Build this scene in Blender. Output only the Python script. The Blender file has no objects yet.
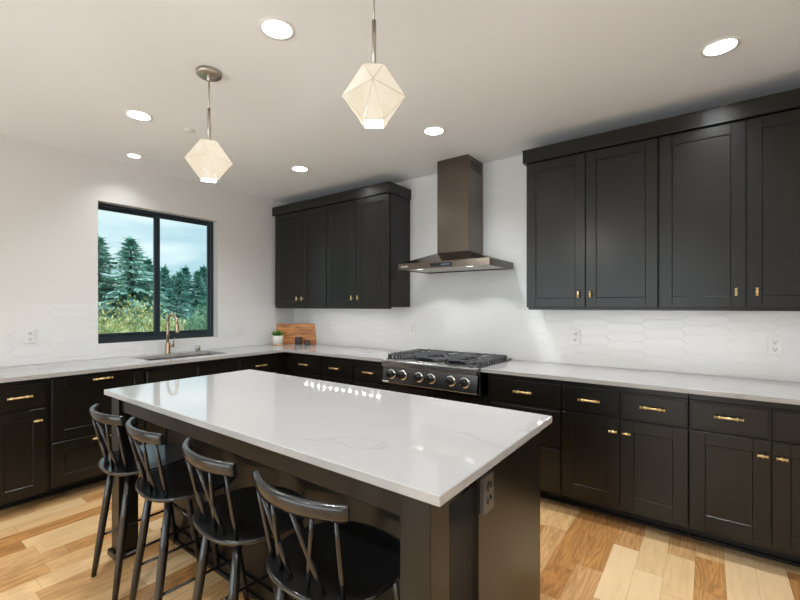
import bpy, bmesh, math, random
import numpy as np
from mathutils import Vector, Matrix
random.seed(7)
PI = math.pi
scene = bpy.context.scene
COL = scene.collection

# ------------------------------------------------------------------ camera, world, exposure
H = 2.6576
cam_d = bpy.data.cameras.new('camera')
cam = bpy.data.objects.new('camera', cam_d); COL.objects.link(cam)
cam.location = (4.2421, -3.4554, 1.3748)
cam.rotation_euler = (PI/2, 0, 0.6372)
cam_d.sensor_width = 36.0
cam_d.lens = 414.67/800*36
cam_d.shift_y = 5.86/800
cam_d.clip_start = 0.02
scene.camera = cam

scene.view_settings.view_transform = 'Standard'
scene.view_settings.look = 'None'
scene.view_settings.gamma = 1.0
scene.view_settings.use_curve_mapping = False
scene.view_settings.exposure = 0.49
try:
    scene.cycles.use_denoising = True
    scene.cycles.max_bounces = 10
    scene.cycles.diffuse_bounces = 5
    scene.cycles.glossy_bounces = 4
    scene.cycles.transparent_max_bounces = 12
    scene.cycles.sample_clamp_indirect = 6.0
    scene.cycles.caustics_reflective = False
    scene.cycles.caustics_refractive = False
except Exception:
    pass

CAN_W = 8.0          # watts of one recessed ceiling lamp
SINK_CAN_W = 2.5
STRIP_E = 66.0       # radiance of one diode of the under-cabinet strips
HOOD_W = 1.1
PENDANT_W = 6.0
PENDANT_E = 0.86
DOOR_FILL_W = 46.0       # watts of an added fill lamp standing for daylight at the assumed rear door
SKY_E = 0.95

world = bpy.data.worlds.new('overcast_sky'); scene.world = world
world.use_nodes = True
nt = world.node_tree; nt.nodes.clear()
out = nt.nodes.new('ShaderNodeOutputWorld'); bg = nt.nodes.new('ShaderNodeBackground')
tc = nt.nodes.new('ShaderNodeTexCoord'); mp = nt.nodes.new('ShaderNodeMapping')
mp.inputs['Scale'].default_value = (1.6, 1.6, 7.0)
mp.inputs['Location'].default_value = (0.3, 0.9, 0.35)
nz = nt.nodes.new('ShaderNodeTexNoise'); nz.inputs['Scale'].default_value = 2.0; nz.inputs['Detail'].default_value = 4.0
rp = nt.nodes.new('ShaderNodeValToRGB')
rp.color_ramp.elements[0].position = 0.42; rp.color_ramp.elements[0].color = (0.45, 0.62, 0.71, 1)
rp.color_ramp.elements[1].position = 0.68; rp.color_ramp.elements[1].color = (0.86, 0.91, 0.92, 1)
# an overcast sky is brighter towards the zenith
sz = nt.nodes.new('ShaderNodeSeparateXYZ'); cl = nt.nodes.new('ShaderNodeClamp')
pw = nt.nodes.new('ShaderNodeMath'); pw.operation = 'POWER'; pw.inputs[1].default_value = 3.0
ma = nt.nodes.new('ShaderNodeMath'); ma.operation = 'MULTIPLY_ADD'; ma.inputs[1].default_value = 3.6*SKY_E; ma.inputs[2].default_value = SKY_E
nt.links.new(tc.outputs['Generated'], sz.inputs[0]); nt.links.new(sz.outputs['Z'], cl.inputs['Value']); nt.links.new(cl.outputs[0], pw.inputs[0])
nt.links.new(pw.outputs[0], ma.inputs[0]); nt.links.new(ma.outputs[0], bg.inputs['Strength'])
L = nt.links.new
L(tc.outputs['Generated'], mp.inputs['Vector']); L(mp.outputs['Vector'], nz.inputs['Vector'])
L(nz.outputs['Fac'], rp.inputs['Fac']); L(rp.outputs['Color'], bg.inputs['Color']); L(bg.outputs['Background'], out.inputs['Surface'])

# ------------------------------------------------------------------ materials
def new_mat(name):
    m = bpy.data.materials.new(name); m.use_nodes = True
    return m, m.node_tree, m.node_tree.nodes['Principled BSDF']

def simple(name, col, rough=0.5, metal=0.0, bump=0.0, bscale=60.0, spec=0.5, vary=0.0, vscale=6.0, coat=0.0):
    m, t, b = new_mat(name)
    b.inputs['Base Color'].default_value = (*col, 1); b.inputs['Roughness'].default_value = rough
    b.inputs['Metallic'].default_value = metal
    b.inputs['Specular IOR Level'].default_value = spec
    b.inputs['Coat Weight'].default_value = coat
    b.inputs['Coat Roughness'].default_value = 0.1
    c = t.nodes.new('ShaderNodeTexCoord')
    n = t.nodes.new('ShaderNodeTexNoise'); n.inputs['Scale'].default_value = vscale; n.inputs['Detail'].default_value = 3
    t.links.new(c.outputs['Object'], n.inputs['Vector'])
    if vary > 0:
        r = t.nodes.new('ShaderNodeValToRGB')
        r.color_ramp.elements[0].position = 0.3; r.color_ramp.elements[1].position = 0.7
        r.color_ramp.elements[0].color = (*[x*(1-vary) for x in col], 1)
        r.color_ramp.elements[1].color = (*[min(1, x*(1+vary)) for x in col], 1)
        t.links.new(n.outputs['Fac'], r.inputs['Fac']); t.links.new(r.outputs['Color'], b.inputs['Base Color'])
    if bump > 0:
        n2 = t.nodes.new('ShaderNodeTexNoise'); n2.inputs['Scale'].default_value = bscale; n2.inputs['Detail'].default_value = 2
        t.links.new(c.outputs['Object'], n2.inputs['Vector'])
        bp = t.nodes.new('ShaderNodeBump'); bp.inputs['Strength'].default_value = bump; bp.inputs['Distance'].default_value = 0.01
        t.links.new(n2.outputs['Fac'], bp.inputs['Height']); t.links.new(bp.outputs['Normal'], b.inputs['Normal'])
    return m

def emis(name, col, e, base=None):
    m, t, b = new_mat(name)
    b.inputs['Base Color'].default_value = (*(base or col), 1)
    b.inputs['Emission Color'].default_value = (*col, 1); b.inputs['Emission Strength'].default_value = e
    return m

def floor_mat():
    m, t, b = new_mat('hickory_planks'); N = t.nodes.new; K = t.links.new
    def math_(op, a, c=None):
        n = N('ShaderNodeMath'); n.operation = op
        for i, v in enumerate((a, c)):
            if v is None: continue
            if isinstance(v, (int, float)): n.inputs[i].default_value = v
            else: K(v, n.inputs[i])
        return n.outputs[0]
    g = N('ShaderNodeTexCoord'); s = N('ShaderNodeSeparateXYZ'); K(g.outputs['Object'], s.inputs[0])
    W, LEN = 0.127, 1.02
    xs = math_('DIVIDE', s.outputs['X'], W); col = math_('FLOOR', xs); fx = math_('SUBTRACT', xs, col)
    wn = N('ShaderNodeTexWhiteNoise'); wn.noise_dimensions = '1D'; K(col, wn.inputs['W'])
    ys = math_('ADD', math_('DIVIDE', s.outputs['Y'], LEN), math_('MULTIPLY', wn.outputs['Value'], 7.31))
    row = math_('FLOOR', ys); fy = math_('SUBTRACT', ys, row)
    # every second plank cut again at a random place
    cid = N('ShaderNodeCombineXYZ'); K(col, cid.inputs[0]); K(row, cid.inputs[1])
    w2 = N('ShaderNodeTexWhiteNoise'); w2.noise_dimensions = '3D'; K(cid.outputs[0], w2.inputs['Vector'])
    cut = math_('ADD', math_('MULTIPLY', w2.outputs['Value'], 0.5), 0.25)
    half = math_('GREATER_THAN', fy, cut)
    cid2 = N('ShaderNodeCombineXYZ'); K(col, cid2.inputs[0]); K(row, cid2.inputs[1]); K(half, cid2.inputs[2])
    w3 = N('ShaderNodeTexWhiteNoise'); w3.noise_dimensions = '3D'; K(cid2.outputs[0], w3.inputs['Vector'])
    tone = N('ShaderNodeValToRGB'); cr = tone.color_ramp
    cols = [(0.0, (0.48, 0.215, 0.066)), (0.12, (0.60, 0.30, 0.100)), (0.30, (0.66, 0.37, 0.155)), (0.50, (0.73, 0.45, 0.205)), (0.72, (0.78, 0.52, 0.265)), (1.0, (0.82, 0.59, 0.34))]
    while len(cr.elements) < len(cols): cr.elements.new(0.5)
    for e, (p, c) in zip(cr.elements, cols): e.position = p; e.color = (*c, 1)
    K(w3.outputs['Value'], tone.inputs['Fac'])
    # grain, stretched along the plank and shifted per plank
    off = N('ShaderNodeVectorMath'); off.operation = 'SCALE'; K(w3.outputs['Color'], off.inputs[0]); off.inputs['Scale'].default_value = 17.0
    mpv = N('ShaderNodeVectorMath'); mpv.operation = 'MULTIPLY'; K(g.outputs['Object'], mpv.inputs[0]); mpv.inputs[1].default_value = (8.0, 0.85, 1.0)
    ad = N('ShaderNodeVectorMath'); ad.operation = 'ADD'; K(mpv.outputs[0], ad.inputs[0]); K(off.outputs[0], ad.inputs[1])
    n1 = N('ShaderNodeTexNoise'); n1.inputs['Scale'].default_value = 1.6; n1.inputs['Detail'].default_value = 5; n1.inputs['Distortion'].default_value = 1.6
    K(ad.outputs[0], n1.inputs['Vector'])
    rings = math_('FRACT', math_('MULTIPLY', n1.outputs['Fac'], 7.0))
    ring = math_('ABSOLUTE', math_('SUBTRACT', rings, 0.5))
    amp = math_('POWER', math_('SUBTRACT', 1.0, w3.outputs['Value']), 1.2)
    dark = math_('MULTIPLY', math_('MULTIPLY', ring, amp), 1.35)
    n2 = N('ShaderNodeTexNoise'); n2.inputs['Scale'].default_value = 5.0; n2.inputs['Detail'].default_value = 4; K(ad.outputs[0], n2.inputs['Vector'])
    dk = math_('ADD', dark, math_('MULTIPLY', math_('SUBTRACT', n2.outputs['Fac'], 0.5), 0.5))
    mx = N('ShaderNodeMix'); mx.data_type = 'RGBA'; mx.blend_type = 'MIX'
    K(dk, mx.inputs[0]); K(tone.outputs['Color'], mx.inputs[6]); mx.inputs[7].default_value = (0.22, 0.10, 0.038, 1)
    # joints
    ex = math_('MINIMUM', fx, math_('SUBTRACT', 1.0, fx)); jx = math_('LESS_THAN', ex, 0.010)
    ey = math_('MINIMUM', math_('MINIMUM', fy, math_('SUBTRACT', 1.0, fy)), math_('ABSOLUTE', math_('SUBTRACT', fy, cut)))
    jy = math_('LESS_THAN', ey, 0.0016)
    j = math_('MAXIMUM', jx, jy)
    mj = N('ShaderNodeMix'); mj.data_type = 'RGBA'; K(math_('MULTIPLY', j, 0.3), mj.inputs[0]); K(mx.outputs[2], mj.inputs[6]); mj.inputs[7].default_value = (0.12, 0.06, 0.03, 1)
    K(mj.outputs[2], b.inputs['Base Color'])
    b.inputs['Roughness'].default_value = 0.25
    bp = N('ShaderNodeBump'); bp.inputs['Strength'].default_value = 0.15; bp.inputs['Distance'].default_value = 0.004; bp.invert = True
    K(math_('ADD', j, math_('MULTIPLY', dk, 0.12)), bp.inputs['Height']); K(bp.outputs['Normal'], b.inputs['Normal'])
    return m

def quartz_mat():
    m, t, b = new_mat('white_quartz'); N = t.nodes.new; K = t.links.new
    g = N('ShaderNodeTexCoord')
    mpn = N('ShaderNodeMapping'); mpn.inputs['Rotation'].default_value = (0, 0, 0.5); K(g.outputs['Object'], mpn.inputs['Vector'])
    mpn.inputs['Scale'].default_value = (0.8, 1.5, 1.0)
    n = N('ShaderNodeTexNoise'); n.inputs['Scale'].default_value = 1.5; n.inputs['Detail'].default_value = 7; n.inputs['Distortion'].default_value = 0.8
    K(mpn.outputs[0], n.inputs['Vector'])
    r = N('ShaderNodeValToRGB'); cr = r.color_ramp
    vals = [(0.0, 0), (0.485, 0), (0.497, 1), (0.509, 0), (1.0, 0)]
    while len(cr.elements) < 5: cr.elements.new(0.5)
    for e, (p, v) in zip(cr.elements, vals): e.position = p; e.color = (v, v, v, 1)
    K(n.outputs['Fac'], r.inputs['Fac'])
    n2 = N('ShaderNodeTexNoise'); n2.inputs['Scale'].default_value = 2.2; K(g.outputs['Object'], n2.inputs['Vector'])
    mm = N('ShaderNodeMath'); mm.operation = 'MULTIPLY'; K(r.outputs['Color'], mm.inputs[0])
    r2 = N('ShaderNodeValToRGB'); r2.color_ramp.elements[0].position = 0.45; r2.color_ramp.elements[1].position = 0.7
    K(n2.outputs['Fac'], r2.inputs['Fac']); K(r2.outputs['Color'], mm.inputs[1])
    mx = N('ShaderNodeMix'); mx.data_type = 'RGBA'; K(mm.outputs[0], mx.inputs[0])
    mx.inputs[6].default_value = (0.41, 0.40, 0.39, 1); mx.inputs[7].default_value = (0.335, 0.325, 0.32, 1)
    K(mx.outputs[2], b.inputs['Base Color']); b.inputs['Roughness'].default_value = 0.05
    b.inputs['Specular IOR Level'].default_value = 0.6
    return m

def acacia_mat():
    m, t, b = new_mat('acacia_wood'); N = t.nodes.new; K = t.links.new
    g = N('ShaderNodeTexCoord'); mpn = N('ShaderNodeMapping'); mpn.inputs['Scale'].default_value = (3, 3, 26); K(g.outputs['Object'], mpn.inputs['Vector'])
    n = N('ShaderNodeTexNoise'); n.inputs['Scale'].default_value = 1.5; n.inputs['Detail'].default_value = 5; n.inputs['Distortion'].default_value = 0.7; K(mpn.outputs[0], n.inputs['Vector'])
    r = N('ShaderNodeValToRGB'); cr = r.color_ramp
    cols = [(0.25, (0.22, 0.065, 0.015)), (0.45, (0.52, 0.19, 0.045)), (0.62, (0.68, 0.30, 0.085)), (0.8, (0.78, 0.42, 0.15))]
    while len(cr.elements) < 4: cr.elements.new(0.5)
    for e, (p, c) in zip(cr.elements, cols): e.position = p; e.color = (*c, 1)
    K(n.outputs['Fac'], r.inputs['Fac']); K(r.outputs['Color'], b.inputs['Base Color']); b.inputs['Roughness'].default_value = 0.45
    return m

def glass_mat():
    m = bpy.data.materials.new('window_glass'); m.use_nodes = True; t = m.node_tree; t.nodes.clear()
    o = t.nodes.new('ShaderNodeOutputMaterial'); mx = t.nodes.new('ShaderNodeMixShader')
    tr = t.nodes.new('ShaderNodeBsdfTransparent'); gl = t.nodes.new('ShaderNodeBsdfGlossy'); fr = t.nodes.new('ShaderNodeFresnel')
    tr.inputs['Color'].default_value = (0.93, 0.98, 0.97, 1); gl.inputs['Roughness'].default_value = 0.02; fr.inputs['IOR'].default_value = 1.35
    t.links.new(fr.outputs[0], mx.inputs[0]); t.links.new(tr.outputs[0], mx.inputs[1]); t.links.new(gl.outputs[0], mx.inputs[2]); t.links.new(mx.outputs[0], o.inputs['Surface'])
    return m

def leaf_mat(name, c1, c2, scale=3.0):
    m, t, b = new_mat(name); N = t.nodes.new; K = t.links.new
    g = N('ShaderNodeTexCoord'); n = N('ShaderNodeTexNoise'); n.inputs['Scale'].default_value = scale; n.inputs['Detail'].default_value = 6
    K(g.outputs['Object'], n.inputs['Vector']); r = N('ShaderNodeValToRGB')
    r.color_ramp.elements[0].position = 0.38; r.color_ramp.elements[1].position = 0.64
    r.color_ramp.elements[0].color = (*c1, 1); r.color_ramp.elements[1].color = (*c2, 1)
    K(n.outputs['Fac'], r.inputs['Fac']); K(r.outputs['Color'], b.inputs['Base Color']); b.inputs['Roughness'].default_value = 0.7
    b.inputs['Specular IOR Level'].default_value = 0.2
    return m

def brushed_mat(name, col, rough):
    m, t, b = new_mat(name); N = t.nodes.new; K = t.links.new
    b.inputs['Base Color'].default_value = (*col, 1); b.inputs['Metallic'].default_value = 1.0
    g = N('ShaderNodeTexCoord'); mpn = N('ShaderNodeMapping'); mpn.inputs['Scale'].default_value = (2, 2, 160); K(g.outputs['Object'], mpn.inputs['Vector'])
    n = N('ShaderNodeTexNoise'); n.inputs['Scale'].default_value = 4; K(mpn.outputs[0], n.inputs['Vector'])
    r = N('ShaderNodeMapRange'); r.inputs['To Min'].default_value = rough*0.8; r.inputs['To Max'].default_value = rough*1.2
    K(n.outputs['Fac'], r.inputs['Value']); K(r.outputs[0], b.inputs['Roughness'])
    b.inputs['Anisotropic'].default_value = 0.4
    return m

def alabaster_mat():
    m, t, b = new_mat('lit_alabaster'); N = t.nodes.new; K = t.links.new
    g = N('ShaderNodeTexCoord'); n = N('ShaderNodeTexNoise'); n.inputs['Scale'].default_value = 14; n.inputs['Detail'].default_value = 3; K(g.outputs['Object'], n.inputs['Vector'])
    r = N('ShaderNodeValToRGB'); r.color_ramp.elements[0].position = 0.3; r.color_ramp.elements[1].position = 0.75
    r.color_ramp.elements[0].color = (0.84, 0.72, 0.54, 1); r.color_ramp.elements[1].color = (0.92, 0.84, 0.68, 1)
    K(n.outputs['Fac'], r.inputs['Fac']); K(r.outputs['Color'], b.inputs['Emission Color'])
    b.inputs['Emission Strength'].default_value = PENDANT_E*0.8; b.inputs['Base Color'].default_value = (0.05, 0.045, 0.035, 1); b.inputs['Roughness'].default_value = 0.65; b.inputs['Specular IOR Level'].default_value = 0.15
    return m

M = dict(
    wall=simple('wall_paint', (0.72, 0.705, 0.685), 0.75, bump=0.04, bscale=220),
    ceiling=simple('ceiling_paint', (0.845, 0.86, 0.875), 0.85, bump=0.05, bscale=160),
    tile=simple('white_glazed_tile', (0.76, 0.755, 0.74), 0.22, bump=0.10, bscale=9),
    grout=simple('pale_grout', (0.76, 0.755, 0.74), 0.8, bump=0.05),
    floor=floor_mat(), quartz=quartz_mat(), acacia=acacia_mat(), glass=glass_mat(), alabaster=alabaster_mat(),
    cab=simple('espresso_black_paint', (0.0065, 0.0052, 0.0035), 0.29, bump=0.012, bscale=400, spec=0.42),
    cabin=simple('cabinet_inside', (0.008, 0.0075, 0.007), 0.7, bump=0.02),
    kick=simple('black_toe_kick', (0.006, 0.006, 0.006), 0.5, bump=0.02),
    brass=simple('satin_brass', (0.86, 0.64, 0.33), 0.33, 1.0, vary=0.05, vscale=40),
    champagne=simple('champagne_bronze', (0.55, 0.42, 0.29), 0.32, 1.0, vary=0.05, vscale=40),
    nickel=brushed_mat('brushed_nickel', (0.56, 0.51, 0.45), 0.3),
    blacksteel=brushed_mat('black_stainless', (0.165, 0.14, 0.12), 0.22),
    steel=brushed_mat('brushed_steel', (0.42, 0.41, 0.40), 0.28),
    filter=simple('hood_filter', (0.60, 0.58, 0.53), 0.35, 0.7, vary=0.1, vscale=90),
    rangefront=brushed_mat('range_steel', (0.135, 0.13, 0.13), 0.24),
    iron=simple('cast_iron', (0.065, 0.065, 0.068), 0.36, 0.0, bump=0.15, bscale=260),
    knobblack=simple('black_knob', (0.012, 0.012, 0.012), 0.2, vary=0.1),
    chrome=simple('chrome', (0.78, 0.78, 0.78), 0.12, 1.0, vary=0.03),
    plate=simple('white_plate_plastic', (0.74, 0.73, 0.71), 0.35, vary=0.02),
    hole=simple('outlet_slot', (0.03, 0.03, 0.03), 0.6, vary=0.1),
    greyplate=simple('dark_outlet_plate', (0.085, 0.078, 0.068), 0.35, vary=0.1),
    frame=simple('black_window_vinyl', (0.010, 0.021, 0.029), 0.35, vary=0.1),
    stool=simple('black_lacquer', (0.008, 0.008, 0.0082), 0.18, bump=0.012, bscale=120, spec=0.7),
    can=simple('lamp_trim_white', (0.85, 0.84, 0.82), 0.4, vary=0.01),
    lens=emis('lamp_lens', (1.0, 0.98, 0.95), 2.0, (0.8, 0.8, 0.8)),
    strip=emis('led_diode', (1.0, 0.985, 0.96), STRIP_E, (0.8, 0.8, 0.8)),
    stripbase=simple('strip_channel', (0.6, 0.6, 0.6), 0.4, vary=0.05),
    shadebottom=emis('lit_diffuser', (1.0, 0.96, 0.88), 1.6, (0.8, 0.8, 0.8)),
    seam=simple('pewter_seam', (0.62, 0.52, 0.38), 0.4, 0.2, vary=0.1),
    pot=simple('white_ceramic', (0.78, 0.75, 0.68), 0.4, vary=0.03),
    potbase=simple('pale_wood', (0.58, 0.36, 0.18), 0.5, vary=0.2, vscale=30),
    soil=simple('potting_soil', (0.03, 0.02, 0.014), 0.9, bump=0.5, bscale=80),
    succulent=leaf_mat('succulent_leaf', (0.03, 0.13, 0.02), (0.16, 0.38, 0.05), 30),
    candle=simple('charcoal_wax', (0.045, 0.038, 0.038), 0.6, vary=0.25, vscale=25),
    wick=simple('candle_wick', (0.35, 0.3, 0.22), 0.8, vary=0.1),
    conifer=leaf_mat('conifer_needles', (0.13, 0.30, 0.24), (0.55, 0.72, 0.64), 1.6),
    farconifer=leaf_mat('far_conifer_needles', (0.13, 0.32, 0.28), (0.42, 0.64, 0.57), 1.6),
    bark=simple('bark', (0.06, 0.04, 0.03), 0.9, bump=0.4, bscale=20, vary=0.3),
    shrub=leaf_mat('olive_shrub', (0.27, 0.32, 0.11), (0.78, 0.70, 0.36), 4.0),
    gshrub=leaf_mat('green_shrub', (0.09, 0.22, 0.12), (0.32, 0.46, 0.27), 4.0),
    grass=leaf_mat('rough_grass', (0.10, 0.15, 0.04), (0.30, 0.30, 0.13), 2.0),
    sinksteel=simple('sink_steel', (0.45, 0.42, 0.38), 0.35, 0.9, vary=0.08, vscale=20),
    display=simple('black_glass', (0.004, 0.005, 0.007), 0.08, vary=0.1),
    bluelit=emis('blue_display_light', (0.25, 0.5, 1.0), 0.6, (0.1, 0.1, 0.1)),
)

# ------------------------------------------------------------------ helpers
def cube_into(bm, x0, x1, y0, y1, z0, z1, bevel=0.0, seg=1, mi=0, mat=None):
    t = bmesh.new()
    bmesh.ops.create_cube(t, size=1.0)
    for v in t.verts:
        v.co = Vector(((x0+x1)/2+v.co.x*(x1-x0), (y0+y1)/2+v.co.y*(y1-y0), (z0+z1)/2+v.co.z*(z1-z0)))
    if bevel > 0:
        bmesh.ops.bevel(t, geom=list(t.edges)+list(t.verts), offset=bevel, segments=seg, profile=0.5, affect='EDGES')
    merge(bm, t, mi, mat)

def merge(bm, t, mi=0, mat=None, smooth=False):
    vm = {}
    for v in t.verts:
        vm[v] = bm.verts.new(mat @ v.co if mat is not None else v.co)
    for f in t.faces:
        try:
            nf = bm.faces.new([vm[v] for v in f.verts]); nf.material_index = mi if mi else f.material_index
            nf.smooth = f.smooth or smooth
        except ValueError:
            pass
    t.free()

def tube_into(bm, pts, radii, n=12, caps=True, mi=0, squash=None):
    """round tube through a list of points"""
    pts = [Vector(p) for p in pts]
    if isinstance(radii, (int, float)): radii = [radii]*len(pts)
    rings = []; prev = None
    for i, p in enumerate(pts):
        d = (pts[min(i+1, len(pts)-1)] - pts[max(i-1, 0)]).normalized()
        if prev is None:
            a = Vector((0, 0, 1)) if abs(d.z) < 0.9 else Vector((1, 0, 0))
            u = d.cross(a).normalized()
        else:
            u = (prev - d*prev.dot(d)).normalized()
        prev = u; w = d.cross(u)
        ring = []
        for k in range(n):
            a = 2*PI*k/n
            ring.append(bm.verts.new(p + radii[i]*(math.cos(a)*u + math.sin(a)*w)))
        rings.append(ring)
    for i in range(len(rings)-1):
        for k in range(n):
            f = bm.faces.new((rings[i][k], rings[i][(k+1) % n], rings[i+1][(k+1) % n], rings[i+1][k])); f.smooth = True; f.material_index = mi
    if caps:
        f = bm.faces.new(list(reversed(rings[0]))); f.material_index = mi
        f = bm.faces.new(rings[-1]); f.material_index = mi

def lathe_into(bm, prof, c=(0, 0, 0), n=32, mi=0, axis='z', smooth=True):
    """prof: list of (r, h); closes at r == 0"""
    c = Vector(c); rings = []
    def P(r, h, a):
        if axis == 'z': return c + Vector((r*math.cos(a), r*math.sin(a), h))
        if axis == 'y': return c + Vector((r*math.cos(a), h, r*math.sin(a)))
        return c + Vector((h, r*math.cos(a), r*math.sin(a)))
    for r, h in prof:
        if r < 1e-6: rings.append([bm.verts.new(P(0, h, 0))])
        else: rings.append([bm.verts.new(P(r, h, 2*PI*k/n)) for k in range(n)])
    for i in range(len(rings)-1):
        A, B = rings[i], rings[i+1]
        for k in range(n):
            k2 = (k+1) % n
            if len(A) == 1 and len(B) == 1: continue
            if len(A) == 1: vs = (A[0], B[k2], B[k])
            elif len(B) == 1: vs = (A[k], A[k2], B[0])
            else: vs = (A[k], A[k2], B[k2], B[k])
            f = bm.faces.new(vs); f.smooth = smooth; f.material_index = mi

def prism_into(bm, poly, z0, z1, mi=0):
    lo = [bm.verts.new((x, y, z0)) for x, y in poly]; hi = [bm.verts.new((x, y, z1)) for x, y in poly]
    n = len(poly)
    bm.faces.new(list(reversed(lo))).material_index = mi; bm.faces.new(hi).material_index = mi
    for k in range(n):
        bm.faces.new((lo[k], lo[(k+1) % n], hi[(k+1) % n], hi[k])).material_index = mi

def obj(name, bm, mats, parent=None, recalc=True):
    if recalc: bmesh.ops.recalc_face_normals(bm, faces=bm.faces)
    me = bpy.data.meshes.new(name); bm.to_mesh(me); bm.free()
    for m in (mats if isinstance(mats, (list, tuple)) else [mats]): me.materials.append(m)
    o = bpy.data.objects.new(name, me); COL.objects.link(o)
    if parent is not None: o.parent = parent
    return o

def box(name, m, x0, x1, y0, y1, z0, z1, parent=None, bevel=0.0, seg=1):
    bm = bmesh.new(); cube_into(bm, x0, x1, y0, y1, z0, z1, bevel, seg)
    return obj(name, bm, m, parent)

def tag(o, label, cat, group=None):
    o['label'] = label; o['category'] = cat
    if group: o['group'] = group
    return o

def thing(name, label, cat, loc=(0, 0, 0), rz=0.0, group=None):
    o = bpy.data.objects.new(name, None); COL.objects.link(o)
    o.empty_display_size = 0.1
    o.location = loc; o.rotation_euler = (0, 0, rz)
    return tag(o, label, cat, group)

def struct(o, label=None):
    o['kind'] = 'structure'
    if label: o['label'] = label
    return o

def copy_tree(o, parent=None):
    c = o.copy(); COL.objects.link(c)
    if parent is not None: c.parent = parent
    for ch in list(o.children): copy_tree(ch, c)
    return c

def np_obj(name, V, F, mats, parent=None):
    me = bpy.data.meshes.new(name); me.from_pydata([tuple(v) for v in V], [], [tuple(f) for f in F])
    for m in (mats if isinstance(mats, (list, tuple)) else [mats]): me.materials.append(m)
    o = bpy.data.objects.new(name, me); COL.objects.link(o)
    if parent is not None: o.parent = parent
    return o

# ------------------------------------------------------------------ room shell
XR, YN = 5.0, -5.4
CT = 0.914                         # counter height
struct(box('floor', M['floor'], -0.15, XR+0.15, YN-0.15, 0.15, -0.06, 0.0))

CANS = [(2.641, -2.25, 0.068), (4.294, -0.86, 0.068), (1.166, -2.256, 0.068), (2.633, -0.862, 0.068), (1.176, -0.889, 0.068),
        (4.294, -2.25, 0.068), (2.64, -3.75, 0.068), (4.29, -3.75, 0.068),
        (0.30, -1.957, 0.048)]
def ceiling():
    """ceiling slab pierced by the holes of the recessed lamps"""
    bm = bmesh.new(); hs = 0.09
    xs = {-0.15, XR+0.15}; ys = {YN-0.15, 0.15}
    for x, y, r in CANS: xs |= {round(x-hs, 4), round(x+hs, 4)}; ys |= {round(y-hs, 4), round(y+hs, 4)}
    xs = sorted(xs); ys = sorted(ys)
    clean = lambda s: [v for i, v in enumerate(s)]
    xs, ys = clean(xs), clean(ys)
    owner = {}
    for ci, (x, y, r) in enumerate(CANS):
        for i in range(len(xs)-1):
            for j in range(len(ys)-1):
                if xs[i] >= x-hs-1e-3 and xs[i+1] <= x+hs+1e-3 and ys[j] >= y-hs-1e-3 and ys[j+1] <= y+hs+1e-3: owner[(i, j)] = ci
    V = {}
    def vt(x, y):
        k = (round(x, 5), round(y, 5))
        if k not in V: V[k] = bm.verts.new((x, y, H))
        return V[k]
    for i in range(len(xs)-1):
        for j in range(len(ys)-1):
            if (i, j) in owner: continue
            bm.faces.new((vt(xs[i], ys[j]), vt(xs[i], ys[j+1]), vt(xs[i+1], ys[j+1]), vt(xs[i+1], ys[j])))
    n = 32
    for x, y, r in CANS:
        sq, ci = [], []
        for k in range(n):
            a = 2*PI*(k+0.5)/n - 3*PI/4
            c, s = math.cos(a), math.sin(a); q = hs/max(abs(c), abs(s))
            sq.append(bm.verts.new((x+q*c, y+q*s, H))); ci.append(bm.verts.new((x+r*c, y+r*s, H)))
        for k in range(n):
            k2 = (k+1) % n
            bm.faces.new((ci[k], ci[k2], sq[k2], sq[k]))
        for sx, sy in ((1, 1), (1, -1), (-1, 1), (-1, -1)):
            pass
        # corners of the square
        for cx, cy in ((-1, -1), (1, -1), (1, 1), (-1, 1)):
            corner = bm.verts.new((x+cx*hs, y+cy*hs, H))
            near = sorted(sq, key=lambda v: (v.co-corner.co).length)[:2]
            bm.faces.new((corner, near[0], near[1]))
    for f in bm.faces: f.normal_update()
    for f in bm.faces:
        if f.normal.z > 0: f.normal_flip()
    return struct(obj('ceiling', bm, M['ceiling'], recalc=False))
ceiling()

# window opening in the left wall
WY0, WY1, WZ0, WZ1 = -2.124, -1.028, 1.04, 2.29
bm = bmesh.new()
for y0, y1, z0, z1 in ((YN-0.15, WY0, 0, H), (WY1, 0.15, 0, H), (WY0, WY1, 0, WZ0), (WY0, WY1, WZ1, H)):
    cube_into(bm, -0.15, 0, y0, y1, z0, z1)
struct(obj('wall_left', bm, M['wall']))
struct(box('wall_back', M['wall'], 0, XR+0.15, 0, 0.15, 0, H))
struct(box('wall_right', M['wall'], XR, XR+0.15, YN-0.15, 0, 0, H))
# rear wall behind the photographer, with a wide glazed opening
RX0, RX1, RZ0, RZ1 = 0.5, 4.5, 0.05, 2.35
bm = bmesh.new()
for x0, x1, z0, z1 in ((0, RX0, 0, H), (RX1, XR, 0, H), (RX0, RX1, 0, RZ0), (RX0, RX1, RZ1, H)):
    cube_into(bm, x0, x1, YN-0.15, YN, z0, z1)
struct(obj('wall_rear', bm, M['wall']))
dr = bpy.data.objects.new('door_1', None); COL.objects.link(dr); struct(dr, 'wide glazed patio door in the rear wall')
bm = bmesh.new()
for x0, x1, z0, z1 in ((RX0, RX0+.06, RZ0, RZ1), (RX1-.06, RX1, RZ0, RZ1), (RX0+.06, RX1-.06, RZ0, RZ0+.06), (RX0+.06, RX1-.06, RZ1-.06, RZ1), (2.36, 2.44, RZ0+.06, RZ1-.06)):
    cube_into(bm, x0, x1, YN-0.10, YN-0.04, z0, z1)
obj('door_frame', bm, M['frame'], dr)
box('door_glass', M['glass'], RX0+.05, RX1-.05, YN-0.073, YN-0.067, RZ0+.05, RZ1-.05, dr)
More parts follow.
